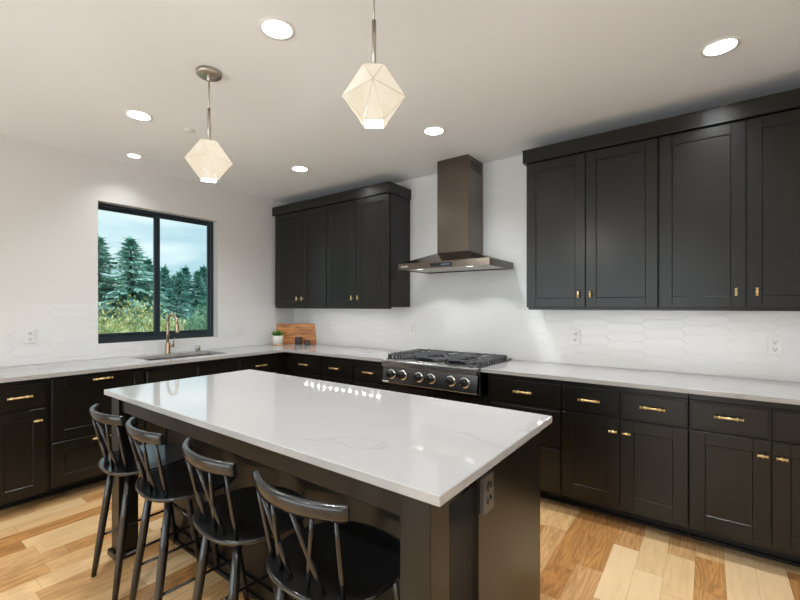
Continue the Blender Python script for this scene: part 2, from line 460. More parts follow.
pl = bpy.data.lights.new('door_fill_lamp', 'AREA'); pl.shape = 'RECTANGLE'; pl.size = RX1-RX0-.1; pl.size_y = RZ1-RZ0-.1; pl.energy = DOOR_FILL_W; pl.color = (0.93, 0.97, 1.0)  # area lamp added before the rear glass to brighten the room
po = bpy.data.objects.new('door_fill_lamp', pl); COL.objects.link(po); po.location = ((RX0+RX1)/2, YN-0.03, (RZ0+RZ1)/2); po.rotation_euler = (PI/2+.03, 0, 0)
pl2 = bpy.data.lights.new('window_daylight', 'AREA'); pl2.shape = 'RECTANGLE'; pl2.size = WY1-WY0; pl2.size_y = WZ1-WZ0; pl2.energy = 1.0
po2 = bpy.data.objects.new('window_daylight', pl2); COL.objects.link(po2); po2.location = (-0.2, (WY0+WY1)/2, (WZ0+WZ1)/2); po2.rotation_euler = (PI/2, 0, -PI/2)
pl2.cycles.is_portal = True

# window_1 : black slider
win = bpy.data.objects.new('window_1', None); COL.objects.link(win); struct(win, 'black framed sliding window above the sink')
bm = bmesh.new(); fx0, fx1 = -0.145, -0.085; fw = 0.045
for y0, y1, z0, z1 in ((WY0, WY0+.022, WZ0, WZ1), (WY1-fw+.008, WY1, WZ0, WZ1), (WY0+.022, WY1-fw+.008, WZ0, WZ0+fw+.01), (WY0+.022, WY1-fw+.008, WZ1-.032, WZ1)):
    cube_into(bm, fx0, fx1, y0, y1, z0, z1, 0.003)
obj('window_frame', bm, M['frame'], win)
ym = -1.595
def sash(name, y0, y1, x0, x1, w, wl=None):
    wl = wl or w
    bm = bmesh.new(); z0, z1 = WZ0+fw+.01, WZ1-.032
    for a, b_, c, d in ((y0, y0+wl, z0, z1), (y1-w, y1, z0, z1), (y0+wl, y1-w, z0, z0+w), (y0+wl, y1-w, z1-w*.7, z1)):
        cube_into(bm, x0, x1, a, b_, c, d, 0.003)
    s = obj(name, bm, M['frame'], win)
    box('pane', M['glass'], (x0+x1)/2-.003, (x0+x1)/2+.003, y0+wl-.005, y1-w+.005, z0+w-.005, z1-w*.7+.005, s)
    return s
s1 = sash('sash', WY0+.022, ym+.030, -0.1405, -0.1165, 0.030, .014)
s2 = sash('sash', ym-.037, WY1-fw+.008, -0.113, -0.089, 0.028, .048)
box('latch', M['frame'], -0.0885, -0.078, ym-.025, ym-.007, 1.30, 1.38, s2, 0.003)

# ------------------------------------------------------------------ picket tile backsplash
def tiles(name, width, z0, z1, xform, gaps=()):
    V, F, MI = [], [], []
    TL, TH, TIP, g = 0.27, 0.066, 0.033, 0.0013
    rnd = random.Random(3)
    def add(poly, y, mi, inset=None):
        base = len(V)
        for (x, z) in poly: V.append((x, y, z))
        return list(range(base, base+len(poly)))
    pitch = TL - TIP
    r = 0; z = z0 - TH/2
    def clip(poly, axis, val, keep_less):
        outp = []
        for i in range(len(poly)):
            a, b_ = poly[i], poly[(i+1) % len(poly)]
            ina = (a[axis] <= val) if keep_less else (a[axis] >= val); inb = (b_[axis] <= val) if keep_less else (b_[axis] >= val)
            if ina: outp.append(a)
            if ina != inb:
                t = (val-a[axis])/(b_[axis]-a[axis]); outp.append((a[0]+t*(b_[0]-a[0]), a[1]+t*(b_[1]-a[1])))
        return outp
    col = 0; x = -TL
    while x < width+TL:
        zz = z0 - TH + (TH/2 if col % 2 else 0)
        while zz < z1+TH:
            cx, cz = x, zz
            poly = [(cx-TL/2+g, cz), (cx-TL/2+TIP+g*.5, cz-TH/2+g), (cx+TL/2-TIP-g*.5, cz-TH/2+g), (cx+TL/2-g, cz), (cx+TL/2-TIP-g*.5, cz+TH/2-g), (cx-TL/2+TIP+g*.5, cz+TH/2-g)]
            for ax, val, less in ((0, 0.001, False), (0, width-0.001, True), (1, z0+0.001, False), (1, z1-0.001, True)):
                if len(poly) > 2: poly = clip(poly, ax, val, less)
            if len(poly) > 2:
                mx_ = sum(p[0] for p in poly)/len(poly); mz_ = sum(p[1] for p in poly)/len(poly)
                tx, tz = rnd.uniform(-.003, .003), rnd.uniform(-.02, .02)
                o_ = len(V); k = len(poly); e = 0.0035
                for (px, pz) in poly: V.append((px, -0.0046, pz))
                for (px, pz) in poly:
                    dx, dz = px-mx_, pz-mz_; l = math.hypot(dx, dz) or 1
                    V.append((px-dx/l*min(e*1.3, l*.4), -0.0057 + tx*dx + tz*dz, pz-dz/l*min(e*1.3, l*.4)))
                for q in range(k): F.append((o_+q, o_+(q+1) % k, o_+k+(q+1) % k, o_+k+q)); MI.append(0)
                F.append(tuple(o_+k+q for q in range(k))); MI.append(0)
            zz += TH
        x += pitch; col += 1
    o_ = len(V)
    V += [(0, -.0044, z0), (width, -.0044, z0), (width, -.0044, z1), (0, -.0044, z1), (0, 0, z0), (width, 0, z0), (width, 0, z1), (0, 0, z1)]
    for f in ((0, 1, 2, 3), (3, 2, 6, 7), (0, 3, 7, 4), (1, 5, 6, 2), (0, 4, 5, 1)): F.append(tuple(o_+i for i in f)); MI.append(1)
    bm = bmesh.new(); vs = [bm.verts.new(xform(v)) for v in V]
    for f, mi in zip(F, MI):
        try:
            ff = bm.faces.new([vs[i] for i in f]); ff.material_index = mi
        except ValueError: pass
    return bm
tile_back = tiles('b', XR, CT, 1.39, lambda v: Vector((v[0], v[1], v[2])))
tile_hood = tiles('h', 3.13-1.822, 1.39, H-0.001, lambda v: Vector((1.822+v[0], v[1], v[2])))
merge(tile_back, tile_hood)
struct(obj('backsplash_back', tile_back, [M['tile'], M['grout']]), 'white picket tile backsplash behind the range')
LW = lambda v: Vector((-v[1], -v[0], v[2]))           # left wall: runs from the corner towards the camera
tl = tiles('l', -WY1-0.0, CT, 1.39, LW)
tl2 = tiles('l2', WY1-WY0, CT, WZ0, lambda v: Vector((-v[1], WY1-v[0], v[2])))
tl3 = tiles('l3', 2.92+WY0, CT, 1.39, lambda v: Vector((-v[1], WY0-v[0], v[2])))
merge(tl, tl2); merge(tl, tl3)
struct(obj('backsplash_left', tl, [M['tile'], M['grout']]), 'white picket tile backsplash around the window')

# ------------------------------------------------------------------ cabinet pieces (local: x along the run, front towards -y, wall at y=0)
def shaker_into(bm, x0, x1, z0, z1, yf, th=0.02, rail=0.070, rec=0.005):
    """five-piece door with a recessed panel; front at yf, back at yf+th"""
    cube_into(bm, x0, x0+rail, yf, yf+th, z0, z1, 0.0015)
    cube_into(bm, x1-rail, x1, yf, yf+th, z0, z1, 0.0015)
    cube_into(bm, x0+rail, x1-rail, yf, yf+th, z0, z0+rail, 0.0015)
    cube_into(bm, x0+rail, x1-rail, yf, yf+th, z1-rail, z1, 0.0015)
    # bevelled step into the panel
    a0, a1, c0, c1 = x0+rail, x1-rail, z0+rail, z1-rail; s = 0.0025
    o_ = [bm.verts.new(p) for p in ((a0, yf+.001, c0), (a1, yf+.001, c0), (a1, yf+.001, c1), (a0, yf+.001, c1))]
    i_ = [bm.verts.new(p) for p in ((a0+s, yf+rec, c0+s), (a1-s, yf+rec, c0+s), (a1-s, yf+rec, c1-s), (a0+s, yf+rec, c1-s))]
    for k in range(4): bm.faces.new((o_[k], o_[(k+1) % 4], i_[(k+1) % 4], i_[k]))
    bm.faces.new(i_)

def slab_into(bm, x0, x1, z0, z1, yf, th=0.02):
    """drawer front with a small stepped edge"""
    cube_into(bm, x0, x1, yf+.005, yf+th, z0, z1, 0.0015)
    cube_into(bm, x0+.009, x1-.009, yf, yf+.0049, z0+.009, z1-.009, 0.002)

def bar_pull(name, parent, cx, yf, cz, length, vertical=False, r=0.0066, out=0.028, m='brass'):
    bm = bmesh.new(); y = yf-out
    ax = Vector((0, 0, 1)) if vertical else Vector((1, 0, 0)); c = Vector((cx, y, cz)); h = length/2
    tube_into(bm, [c-ax*h, c+ax*h], r, 12)
    for s in (-1, 1):
        p = c+ax*s*h*0.62
        tube_into(bm, [p, p+Vector((0, out, 0))], r*0.85, 10)
        tube_into(bm, [p-ax*.006, p+ax*.006], r*1.35, 12)
        tube_into(bm, [c+ax*s*(h-.001), c+ax*s*(h+.004)], r*1.25, 12)
    return obj(name, bm, M[m], parent)

def t_knob(name, parent, cx, yf, cz, vertical=False, length=0.044):
    bm = bmesh.new(); out = 0.026; r = 0.0065
    ax = Vector((0, 0, 1)) if vertical else Vector((1, 0, 0)); c = Vector((cx, yf-out, cz))
    tube_into(bm, [c-ax*length/2, c+ax*length/2], r, 12)
    tube_into(bm, [c-ax*.005, c+ax*.005], r*1.4, 12)
    tube_into(bm, [c, c+Vector((0, out, 0))], r*0.85, 10)
    for s in (-1, 1): tube_into(bm, [c+ax*s*length/2, c+ax*s*(length/2-.006)], r*1.25, 12)
    return obj(name, bm, M['brass'], parent)

FY = -0.60      # face frame; fronts stand 20 mm proud
def base_cabinet(label, loc, rz, w, drawers=(), doors=(), group='base cabinets along the walls', top=0.8855, x_off=0.0, kick_y=-0.445):
    """drawers: (x0,x1,z0,z1,style,pull z or None); doors: (x0,x1,z0,z1,knob x or None)"""
    t = thing('base_cabinet', label, 'cabinet', loc, rz, group)
    bm = bmesh.new()
    cube_into(bm, 0.001, w-0.001, FY, -0.012, 0.118, top, 0.0015)
    obj('cabinet_body', bm, M['cab'], t)
    bm = bmesh.new(); cube_into(bm, 0.001, w-0.001, kick_y, -0.012, 0.0, 0.1175)
    cube_into(bm, 0.001, w-0.001, kick_y-.014, kick_y-.0002, 0.0, 0.022, 0.004)
    obj('toe_kick', bm, M['kick'], t)
    yf = FY-0.0202
    for d in drawers:
        x0, x1, z0, z1, style, pz = d
        bm = bmesh.new()
        (slab_into if style == 'slab' else shaker_into)(bm, x0, x1, z0, z1, yf)
        dn = obj('drawer' if pz is not None else 'false_drawer_front', bm, M['cab'], t)
        if pz is not None: bar_pull('drawer_pull', dn, (x0+x1)/2, yf, pz, 0.118)
    for x0, x1, z0, z1, kx in doors:
        bm = bmesh.new(); shaker_into(bm, x0, x1, z0, z1, yf)
        dn = obj('cabinet_door', bm, M['cab'], t)
        if kx is not None: t_knob('door_knob', dn, kx, yf, z1-0.075)
    return t

DZ0, DZ1, PZ = 0.688, 0.848, 0.776
OZ0, OZ1 = 0.150, 0.680
ge = 0.004
# back wall, right of the range
t = base_cabinet('black three-drawer cabinet against right side of the gas rangetop', (2.937, 0, 0), 0, 0.53,
    drawers=[(0.028, 0.526, DZ0, DZ1, 'slab', PZ), (0.028, 0.526, 0.43, OZ1, 'slab', 0.60), (0.028, 0.526, OZ0, 0.422, 'slab', 0.35)])
t = base_cabinet('black two-door cabinet with two drawers, second cabinet right of rangetop', (3.467, 0, 0), 0, 0.692,
    drawers=[(ge, 0.345, DZ0, DZ1, 'slab', PZ), (0.351, 0.688, DZ0, DZ1, 'slab', PZ)],
    doors=[(ge, 0.345, OZ0, OZ1, 0.312), (0.351, 0.688, OZ0, OZ1, 0.386)])
t = base_cabinet('black two-door cabinet at the far right, cut by the photo edge', (4.160, 0, 0), 0, 0.84,
    drawers=[(ge, 0.345, DZ0, DZ1, 'slab', PZ), (0.351, 0.692, DZ0, DZ1, 'slab', PZ)],
    doors=[(ge, 0.345, OZ0, OZ1, 0.312), (0.351, 0.692, OZ0, OZ1, 0.386)])
# under the rangetop
t = base_cabinet('black two-door cabinet directly under the gas rangetop', (2.012, 0, 0), 0, 0.924,
    doors=[(ge, 0.459, OZ0, 0.69, 0.43), (0.465, 0.920, OZ0, 0.69, 0.495)], top=0.712)
# back wall, left of the range
t = base_cabinet('black one-drawer cabinet touching left side of the gas rangetop', (1.60, 0, 0), 0, 0.411,
    drawers=[(ge, 0.405, DZ0, DZ1, 'slab', PZ)], doors=[(ge, 0.405, OZ0, OZ1, 0.37)])
t = base_cabinet('black one-drawer cabinet, second to the left of the rangetop', (1.158, 0, 0), 0, 0.441,
    drawers=[(ge, 0.437, DZ0, DZ1, 'slab', PZ)], doors=[(ge, 0.437, OZ0, OZ1, 0.04)])
t = base_cabinet('black one-drawer cabinet on the range wall beside the inside corner', (0.622, 0, 0), 0, 0.535,
    drawers=[(0.095, 0.531, DZ0, DZ1, 'slab', PZ)], doors=[(0.095, 0.531, OZ0, OZ1, 0.495)])
# left wall: local x runs towards +y
QR = PI/2
t = base_cabinet('black corner cabinet right of the sink on the window wall', (0, -1.168, 0), QR, 1.155,
    drawers=[(ge, 0.455, DZ0, DZ1, 'slab', PZ)], doors=[(ge, 0.455, OZ0, OZ1, 0.04)])
t = base_cabinet('black sink cabinet with two plain false drawer fronts under the window', (0, -1.993, 0), QR, 0.824,
    drawers=[(ge, 0.407, DZ0, DZ1, 'slab', None), (0.417, 0.820, DZ0, DZ1, 'slab', None)],
    doors=[(ge, 0.409, OZ0, OZ1, 0.37), (0.415, 0.820, OZ0, OZ1, 0.455)], kick_y=-0.415)
t = base_cabinet('black cabinet with two deep panelled drawers, left of the sink cabinet', (0, -2.596, 0), QR, 0.602,
    drawers=[(0.01, 0.592, 0.435, 0.865, 'shaker', 0.837), (0.01, 0.592, 0.122, 0.425, 'shaker', 0.405)], kick_y=-0.415)
t = base_cabinet('black one-door cabinet with a drawer, leftmost in the photo', (0, -2.90, 0), QR, 0.303,
    drawers=[(ge, 0.284, DZ0, DZ1, 'slab', PZ)], doors=[(ge, 0.284, 0.105, OZ1, 0.235)], kick_y=-0.415)

# worktops
def ctop_left():
    """L-shaped top with the sink cut-out"""
    bm = bmesh.new(); z0, z1 = 0.886, CT; f = 0.645
    SX0, SX1, SY0, SY1 = 0.125, 0.500, -1.905, -1.20
    xs = [0.0068, SX0, SX1, f, 2.019]; ys = [-2.915, SY0, SY1, -f, -0.0068]
    cells = [(i, j) for i in range(4) for j in range(4) if not (i == 3 and j < 3) and not (i == 1 and j == 1)]
    V = {}
    def vt(i, j, k):
        if (i, j, k) not in V: V[(i, j, k)] = bm.verts.new((xs[i], ys[j], (z0, z1)[k]))
        return V[(i, j, k)]
    cs = set(cells)
    for i, j in cells:
        bm.faces.new((vt(i, j, 1), vt(i+1, j, 1), vt(i+1, j+1, 1), vt(i, j+1, 1)))
        bm.faces.new((vt(i, j, 0), vt(i, j+1, 0), vt(i+1, j+1, 0), vt(i+1, j, 0)))
        for di, dj, a, b_ in ((-1, 0, (i, j), (i, j+1)), (1, 0, (i+1, j), (i+1, j+1)), (0, -1, (i, j), (i+1, j)), (0, 1, (i, j+1), (i+1, j+1))):
            if (i+di, j+dj) not in cs:
                bm.faces.new((vt(*a, 0), vt(*b_, 0), vt(*b_, 1), vt(*a, 1)))
    o = obj('worktop', bm, M['quartz'])
    return o
tag(ctop_left(), 'white quartz L-shaped worktop running from window wall to rangetop', 'worktop')
tag(box('worktop', M['quartz'], 2.901, XR-0.001, -0.645, -0.0068, 0.886, CT, None, 0.002), 'white quartz worktop to the right of the rangetop', 'worktop')

# sink and tap
t = thing('kitchen_sink', 'undermount stainless sink sunk into worktop below the window', 'sink', (0.3125, -1.5525, 0.70))
bm = bmesh.new(); ax_, ay_ = 0.19, 0.355
def rrect(a, b_, r, n=6):
    P = []
    for cx, cy, s in ((a-r, b_-r, 0), (-a+r, b_-r, PI/2), (-a+r, -b_+r, PI), (a-r, -b_+r, 3*PI/2)):
        for k in range(n+1): P.append((cx+r*math.cos(s+PI/2*k/n), cy+r*math.sin(s+PI/2*k/n)))
    return P
def loft(bm, loops, close_first=False, close_last=True, smooth=True, mi=0):
    R = [[bm.verts.new(p) for p in l] for l in loops]; n = len(R[0])
    for i in range(len(R)-1):
        for k in range(n):
            f = bm.faces.new((R[i][k], R[i][(k+1) % n], R[i+1][(k+1) % n], R[i+1][k])); f.smooth = smooth; f.material_index = mi
    if close_first: bm.faces.new(list(reversed(R[0]))).material_index = mi
    if close_last: bm.faces.new(R[-1]).material_index = mi
    return R
rl = lambda a, b_, r, z: [(x, y, z) for x, y in rrect(a, b_, r)]
loft(bm, [rl(ax_+.01, ay_+.01, .03, .1855), rl(ax_, ay_, .03, .1855), rl(ax_-.003, ay_-.003, .03, .03), rl(ax_-.02, ay_-.02, .03, .012), rl(.05, .05, .03, .006)], close_last=True)
obj('basin', bm, M['sinksteel'], t)
bm = bmesh.new(); lathe_into(bm, [(0.0, .012), (.03, .012), (.042, .010), (.045, .0065)], n=24)
obj('drain', bm, M['chrome'], t)

t = thing('kitchen_tap', 'tall champagne gooseneck tap standing behind the sink', 'tap', (0.075, -1.58, CT))
bm = bmesh.new(); lathe_into(bm, [(0, 0), (.027, 0), (.027, .006), (.024, .01), (.023, .10), (.0145, .112), (0.0, .112)], n=24)
obj('tap_body', bm, M['champagne'], t)
bm = bmesh.new(); pts = [(0, 0, .11), (0, 0, .20), (0, 0, .288)]
for k in range(1, 13):
    a = PI*k/13*1.08; pts.append((0.0925-0.0925*math.cos(a), 0.0*k, .288+.0925*math.sin(a)))
tube_into(bm, pts, .0128, 16); obj('spout', bm, M['champagne'], t)
bm = bmesh.new(); e = Vector(pts[-1]); d = (Vector(pts[-1])-Vector(pts[-2])).normalized()
tube_into(bm, [e-d*.004, e+d*.01, e+d*.075, e+d*.08], [.014, .0165, .0175, .015], 16); obj('spray_head', bm, M['champagne'], t)
bm = bmesh.new(); tube_into(bm, [(0, .020, .075), (0, .058, .075)], .014, 16); tube_into(bm, [(0, .052, .078), (.0, .056, .12), (.004, .062, .155)], [.006, .005, .0045], 10)
obj('lever_handle', bm, M['champagne'], t)
t = thing('sink_button', 'small round metal button beside the tap on the worktop', 'sink button', (0.075, -1.285, CT))
bm = bmesh.new(); lathe_into(bm, [(0, 0), (.022, 0), (.022, .045), (.019, .05), (0, .05)], n=20); obj('button_body', bm, M['nickel'], t)
bm = bmesh.new(); lathe_into(bm, [(0, .0503), (.011, .0503), (.011, .056), (0, .057)], n=16); obj('button_cap', bm, M['chrome'], t)

# ------------------------------------------------------------------ upper cabinets
UZ0, UZ1 = 1.362, 2.452
def upper_cabinet(label, x0, x1, doors):
    t = thing('wall_cabinet', label, 'cabinet', (x0, 0, UZ0-.022), 0, 'black wall cabinets')
    w = x1-x0; z = -(UZ0-.022)
    box('cabinet_body', M['cab'], .0005, w-.0005, -0.33, -0.0105, UZ0+z, UZ1+z, t, .0015)
    bm = bmesh.new(); cube_into(bm, .012 if label.endswith('corner') or 'right of the range' in label else .0005, w-(.012 if 'left of' in label else .0005), -0.322, -0.302, z+UZ0-.0165, z+UZ0-.0003, .001)
    obj('light_rail', bm, M['cab'], t)
    for a, b_, kx in doors:
        bm = bmesh.new(); shaker_into(bm, a-x0, b_-x0, UZ0+.003+z, UZ1-.004+z, -0.3505, rail=.066)
        d = obj('cabinet_door', bm, M['cab'], t)
        t_knob('door_knob', d, kx-x0, -0.3505, 1.455+z, True, .045)
    return t
upper_cabinet('black two-door wall cabinet nearest the window wall corner', 0.055, 0.957, [(0.088, 0.540, 0.497), (0.546, 0.953, 0.582)])
upper_cabinet('black two-door wall cabinet immediately left of the range hood', 0.957, 1.820, [(0.963, 1.389, 1.345), (1.395, 1.811, 1.428)])
upper_cabinet('black two-door wall cabinet immediately right of the range hood', 3.132, 3.993, [(3.144, 3.555, 3.514), (3.561, 3.988, 3.592)])
upper_cabinet('black two-door wall cabinet at the far right, cut by the photo edge', 3.993, 4.862, [(4.000, 4.421, 4.378), (4.428, 4.850, 4.470)])
def crown(label, x0, x1, left, right):
    bm = bmesh.new(); a = .014
    l = [(x0-(a if left else 0), -.372), (x1+(a if right else 0), -.372), (x1+(a if right else 0), -.0105), (x0-(a if left else 0), -.0105)]
    prism_into(bm, l, UZ1+.0005, UZ1+.09)
    cube_into(bm, x0-(.019 if left else 0), x1+(.019 if right else 0), -.378, -.0105, UZ1+.0902, UZ1+.098, .002)
    tag(obj('cabinet_crown', bm, M['cab']), label, 'cabinet crown')
crown('black crown board on top of the wall cabinets left of the hood', 0.055, 1.820, False, True)
crown('black crown board on top of the wall cabinets right of the hood', 3.132, 4.862, True, False)

# LED strips under the wall cabinets
def led(label, x0, x1):
    t = thing('light_strip', label, 'light strip', (x0, -0.285, UZ0-.0145), 0, 'light strips under the wall cabinets')
    w = x1-x0
    box('strip_channel', M['stripbase'], 0, w, -.008, .008, 0, .014, t)
    n = int(w/.095)
    for k in range(n):
        c = (k+.5)*w/n; box('led_diode', M['strip'], c-.019, c+.019, -.005, .005, -.0014, -.0002, t)
led('thin LED strip under wall cabinets left of the hood', 0.52, 1.68)
led('thin LED strip under wall cabinets right of the hood', 3.18, 4.83)

# ------------------------------------------------------------------ range hood
HX = 2.4705
t = thing('range_hood', 'black stainless chimney range hood over the gas rangetop', 'range hood', (HX, 0, 1.69))
hw = .4345; dz = -1.69
bm = bmesh.new(); b0, b1, tp = 0.0, .056, .150
yb = -.0105
loops = [[(-hw, -.50, b0), (hw, -.50, b0), (hw, yb, b0), (-hw, yb, b0)], [(-hw, -.50, b1), (hw, -.50, b1), (hw, yb, b1), (-hw, yb, b1)],
         [(-.153, -.303, tp), (.153, -.303, tp), (.153, yb, tp), (-.153, yb, tp)]]
loft(bm, loops, close_first=False, close_last=True, smooth=False)
# lip and recessed underside
i0 = [(-hw+.02, -.48, b0), (hw-.02, -.48, b0), (hw-.02, yb-.01, b0), (-hw+.02, yb-.01, b0)]
i1 = [(x, y, .012) for x, y, z in i0]
loft(bm, [loops[0], i0, i1], close_last=False, smooth=False)
obj('canopy', bm, M['blacksteel'], t)
bm = bmesh.new(); v = [bm.verts.new(p) for p in i1]; bm.faces.new(v)
for k in range(3):
    cube_into(bm, -.40+k*.27, -.14+k*.27, -.44, -.10, .004, .0115, .003)
obj('grease_filter', bm, M['filter'], t)
bm = bmesh.new()
cube_into(bm, -.152, .152, -.302, yb, tp+.0005, H-1.69-.001, .002)
ch = obj('chimney', bm, M['blacksteel'], t)
bm = bmesh.new()
for k in range(9): cube_into(bm, .1523, .1532, -.24+k*.022, -.231+k*.022, H-1.69-.115, H-1.69-.035)
for k in range(9): cube_into(bm, -.1532, -.1523, -.24+k*.022, -.231+k*.022, H-1.69-.115, H-1.69-.035)
obj('vent_slots', bm, M['hole'], ch)
bm = bmesh.new(); cube_into(bm, -.10, .105, -.5035, -.5005, .014, .042, .001)
cp = obj('control_panel', bm, M['display'], t)
bm = bmesh.new()
for k in range(5): cube_into(bm, .01+k*.017, .018+k*.017, -.5045, -.5037, .024, .031)
obj('touch_buttons', bm, M['bluelit'], cp)
bm = bmesh.new()
for k, (w_) in enumerate((.009, .004, .007, .009, .006, .008)):
    cube_into(bm, -.402+k*.0125, -.402+k*.0125+w_, -.5022, -.5005, .024, .033)
obj('maker_mark', bm, M['plate'], t)
for k, x in enumerate((-.24, .24)):
    bm = bmesh.new(); lathe_into(bm, [(0, .0032), (.022, .0032), (.024, .006), (.030, .002), (.032, .0035), (.03, .0115)], n=20, c=(x, -.455, 0))
    hl = obj('hood_lamp', bm, M['lens'], t)
    l = bpy.data.lights.new('hood_spot', 'SPOT'); l.energy = HOOD_W*4; l.spot_size = math.radians(104); l.spot_blend = .35; l.shadow_soft_size = .02; l.color = (.97, .99, 1)
    lo = bpy.data.objects.new('hood_spot', l); COL.objects.link(lo); lo.parent = hl; lo.location = (x, -.40 if False else -.455, -.004); lo.rotation_euler = (math.radians(14), 0, 0)

# ------------------------------------------------------------------ gas rangetop
t = thing('gas_rangetop', 'stainless six-knob gas rangetop with cast iron grates under hood', 'rangetop', (2.460, 0, 0.7135))
rw = .4395; o0 = -0.7135
bm = bmesh.new(); cube_into(bm, -rw, rw, -.655, -.03, 0.0005, CT+o0+.004, .002)
obj('range_body', bm, M['rangefront'], t)
bm = bmesh.new()       # sloped control panel and bullnose
prof = [(-.656, .012), (-.700, .012), (-.706, .022), (-.690, .150), (-.656, .150)]
L0 = [bm.verts.new((-rw, y, z)) for y, z in prof]; L1 = [bm.verts.new((rw, y, z)) for y, z in prof]
bm.faces.new(L0); bm.faces.new(list(reversed(L1)))
for k in range(5): bm.faces.new((L0[k], L0[(k+1) % 5], L1[(k+1) % 5], L1[k]))
obj('control_panel', bm, M['rangefront'], t)
bm = bmesh.new(); cube_into(bm, -rw, rw, -.722, -.658, .155, .206, .007, 3)
obj('front_rail', bm, M['steel'], t)
bm = bmesh.new(); cube_into(bm, -rw, rw, -.657, -.028, CT+o0+.0045, CT+o0+.010, .002)
obj('drip_tray', bm, M['rangefront'], t)
kn_bm = bmesh.new()
for kx in (-.345, -.230, -.070, .045, .222, .340):
    bm = bmesh.new(); ky, kz = -.700, .092
    lathe_into(bm, [(0, .006), (.042, .006), (.043, -.004), (.038, -.009), (0, -.009)], c=(kx, ky, kz), n=28, axis='y')
    k_ = obj('control_knob', bm, M['chrome'], t)
    bm = bmesh.new(); lathe_into(bm, [(0, -.0092), (.033, -.0092), (.031, -.036), (.028, -.042), (0, -.040)], c=(kx, ky, kz), n=28, axis='y')
    cube_into(bm, kx-.005, kx+.005, ky-.050, ky-.0422, kz-.028, kz+.028, .002)
    obj('knob_grip', bm, M['knobblack'], k_)
bm = bmesh.new(); cube_into(bm, -.436, -.372, -.7095, -.7065, .020, .032, .001); obj('maker_mark', bm, M['plate'], t)
tz = CT+o0+.0105
for bx in (-.2925, 0, .2925):
    for by in (-.51, -.25):
        bm = bmesh.new(); lathe_into(bm, [(0, 0), (.052, 0), (.05, .008), (.038, .010), (.038, .018), (.030, .021), (0, .022)], c=(bx, by, tz), n=24)
        obj('burner', bm, M['iron'], t)
for gx in (-.2925, 0, .2925):
    bm = bmesh.new(); g0, g1 = tz+.024, tz+.036; hx = .1435; y0, y1 = -.640, -.125; b_ = .0065
    for x in (-hx+b_, hx-b_): cube_into(bm, gx+x-b_, gx+x+b_, y0, y1, g0, g1, .002)
    for y in (y0+b_, y1-b_, (y0+y1)/2): cube_into(bm, gx-hx, gx+hx, y-b_, y+b_, g0, g1, .002)
    for k in range(10):      # short fingers on both sides, the comb seen from the side
        y = y0+.045+k*(y1-y0-.09)/9
        if abs(y-(y0+y1)/2) < .02: continue
        ln = .06 if k % 2 else .10
        for s in (-1, 1):
            cube_into(bm, gx+s*(hx-.0065)-.0055, gx+s*(hx-.0065)+.0055, y-.009, y+.009, tz, g0+.001)
            cube_into(bm, min(gx+s*hx, gx+s*(hx-ln)), max(gx+s*hx, gx+s*(hx-ln)), y-.005, y+.005, g0+.004, g1+.006, .0015)
    for x in (-.04, .04):
        cube_into(bm, gx+x-.005, gx+x+.005, y0, y0+.11, g0+.003, g1+.004, .0015); cube_into(bm, gx+x-.005, gx+x+.005, y1-.11, y1, g0+.003, g1+.004, .0015)
        cube_into(bm, gx+x-.005, gx+x+.005, (y0+y1)/2-.1, (y0+y1)/2+.1, g0+.003, g1+.004, .0015)
    for x in (-hx+.01, hx-.01):
        for y in (y0+.01, y1-.01): cube_into(bm, gx+x-.007, gx+x+.007, y-.007, y+.007, tz, g0+.001)
    obj('grate', bm, M['iron'], t)

# ------------------------------------------------------------------ island
IX0, IX1, IY0, IY1 = 1.572, 3.722, -2.59, -1.68
tag(box('worktop', M['quartz'], IX0, IX1, IY0, IY1, 0.885, CT, None, .0025), 'large veined white quartz worktop of the kitchen island', 'worktop')
t = thing('kitchen_island', 'black kitchen island with corner posts carrying the white worktop', 'island', ((IX0+IX1)/2, -2.0, 0))
ox, oy = -(IX0+IX1)/2, 2.0
def ibox(name, x0, x1, y0, y1, z0, z1, m='cab', bevel=.002): return box(name, M[m], x0+ox, x1+ox, y0+oy, y1+oy, z0, z1, t, bevel)
PX0, PX1 = 1.592, 3.578           # left faces of the posts
PY0, PY1 = -2.560, -2.463
for px in (PX0, PX1):
    po_ = ibox('post', px, px+.098, PY0, PY1, 0, .8845)
    bm = bmesh.new(); cx0, cx1, cy0, cy1 = px+ox-.016, px+ox+.114, PY0+oy-.016, PY1+oy+.016
    cube_into(bm, px+ox-.016, px+ox-.0003, cy0, cy1, 0, .032, .004); cube_into(bm, px+ox+.0983, px+ox+.114, cy0, cy1, 0, .032, .004)
    cube_into(bm, px+ox-.0003, px+ox+.0983, cy0, PY0+oy-.0003, 0, .032, .004); cube_into(bm, px+ox-.0003, px+ox+.0983, PY1+oy+.0003, cy1, 0, .032, .004)
    obj('post_shoe', bm, M['cab'], po_)
BY = -2.285
ibox('apron', PX0+.0985, PX1-.0005, -2.545, -2.52, .800, .8845)
ibox('apron', PX0+.03, PX0+.055, PY1+.0005, BY-.0005, .800, .8845)
ibox('apron', PX1+.043, PX1+.068, PY1+.0005, BY-.0005, .800, .8845)
ibox('cabinet_body', 1.612, 3.656, BY+.019, -1.722, .0, .8845)
ibox('end_panel', 3.6562, 3.677, BY, -1.697, .0, .8845)
ibox('end_panel', 1.592, 1.6118, BY, -1.697, .0, .8845)
bm = bmesh.new()
n = 4; pw = (3.656-1.612)/n
cube_into(bm, 1.612+ox, 3.656+ox, BY+oy+.008, BY+oy+.0188, .0, .8845)
obj('back_panel', bm, M['cab'], t)
bm = bmesh.new()
for x0, x1 in ((1.63, 3.638),):
    cube_into(bm, x0+ox, x1+ox, BY+oy-.008, BY+oy+.0075, 0, .075, .003); cube_into(bm, x0+ox, x1+ox, BY+oy-.02, BY+oy-.0085, 0, .018, .004)
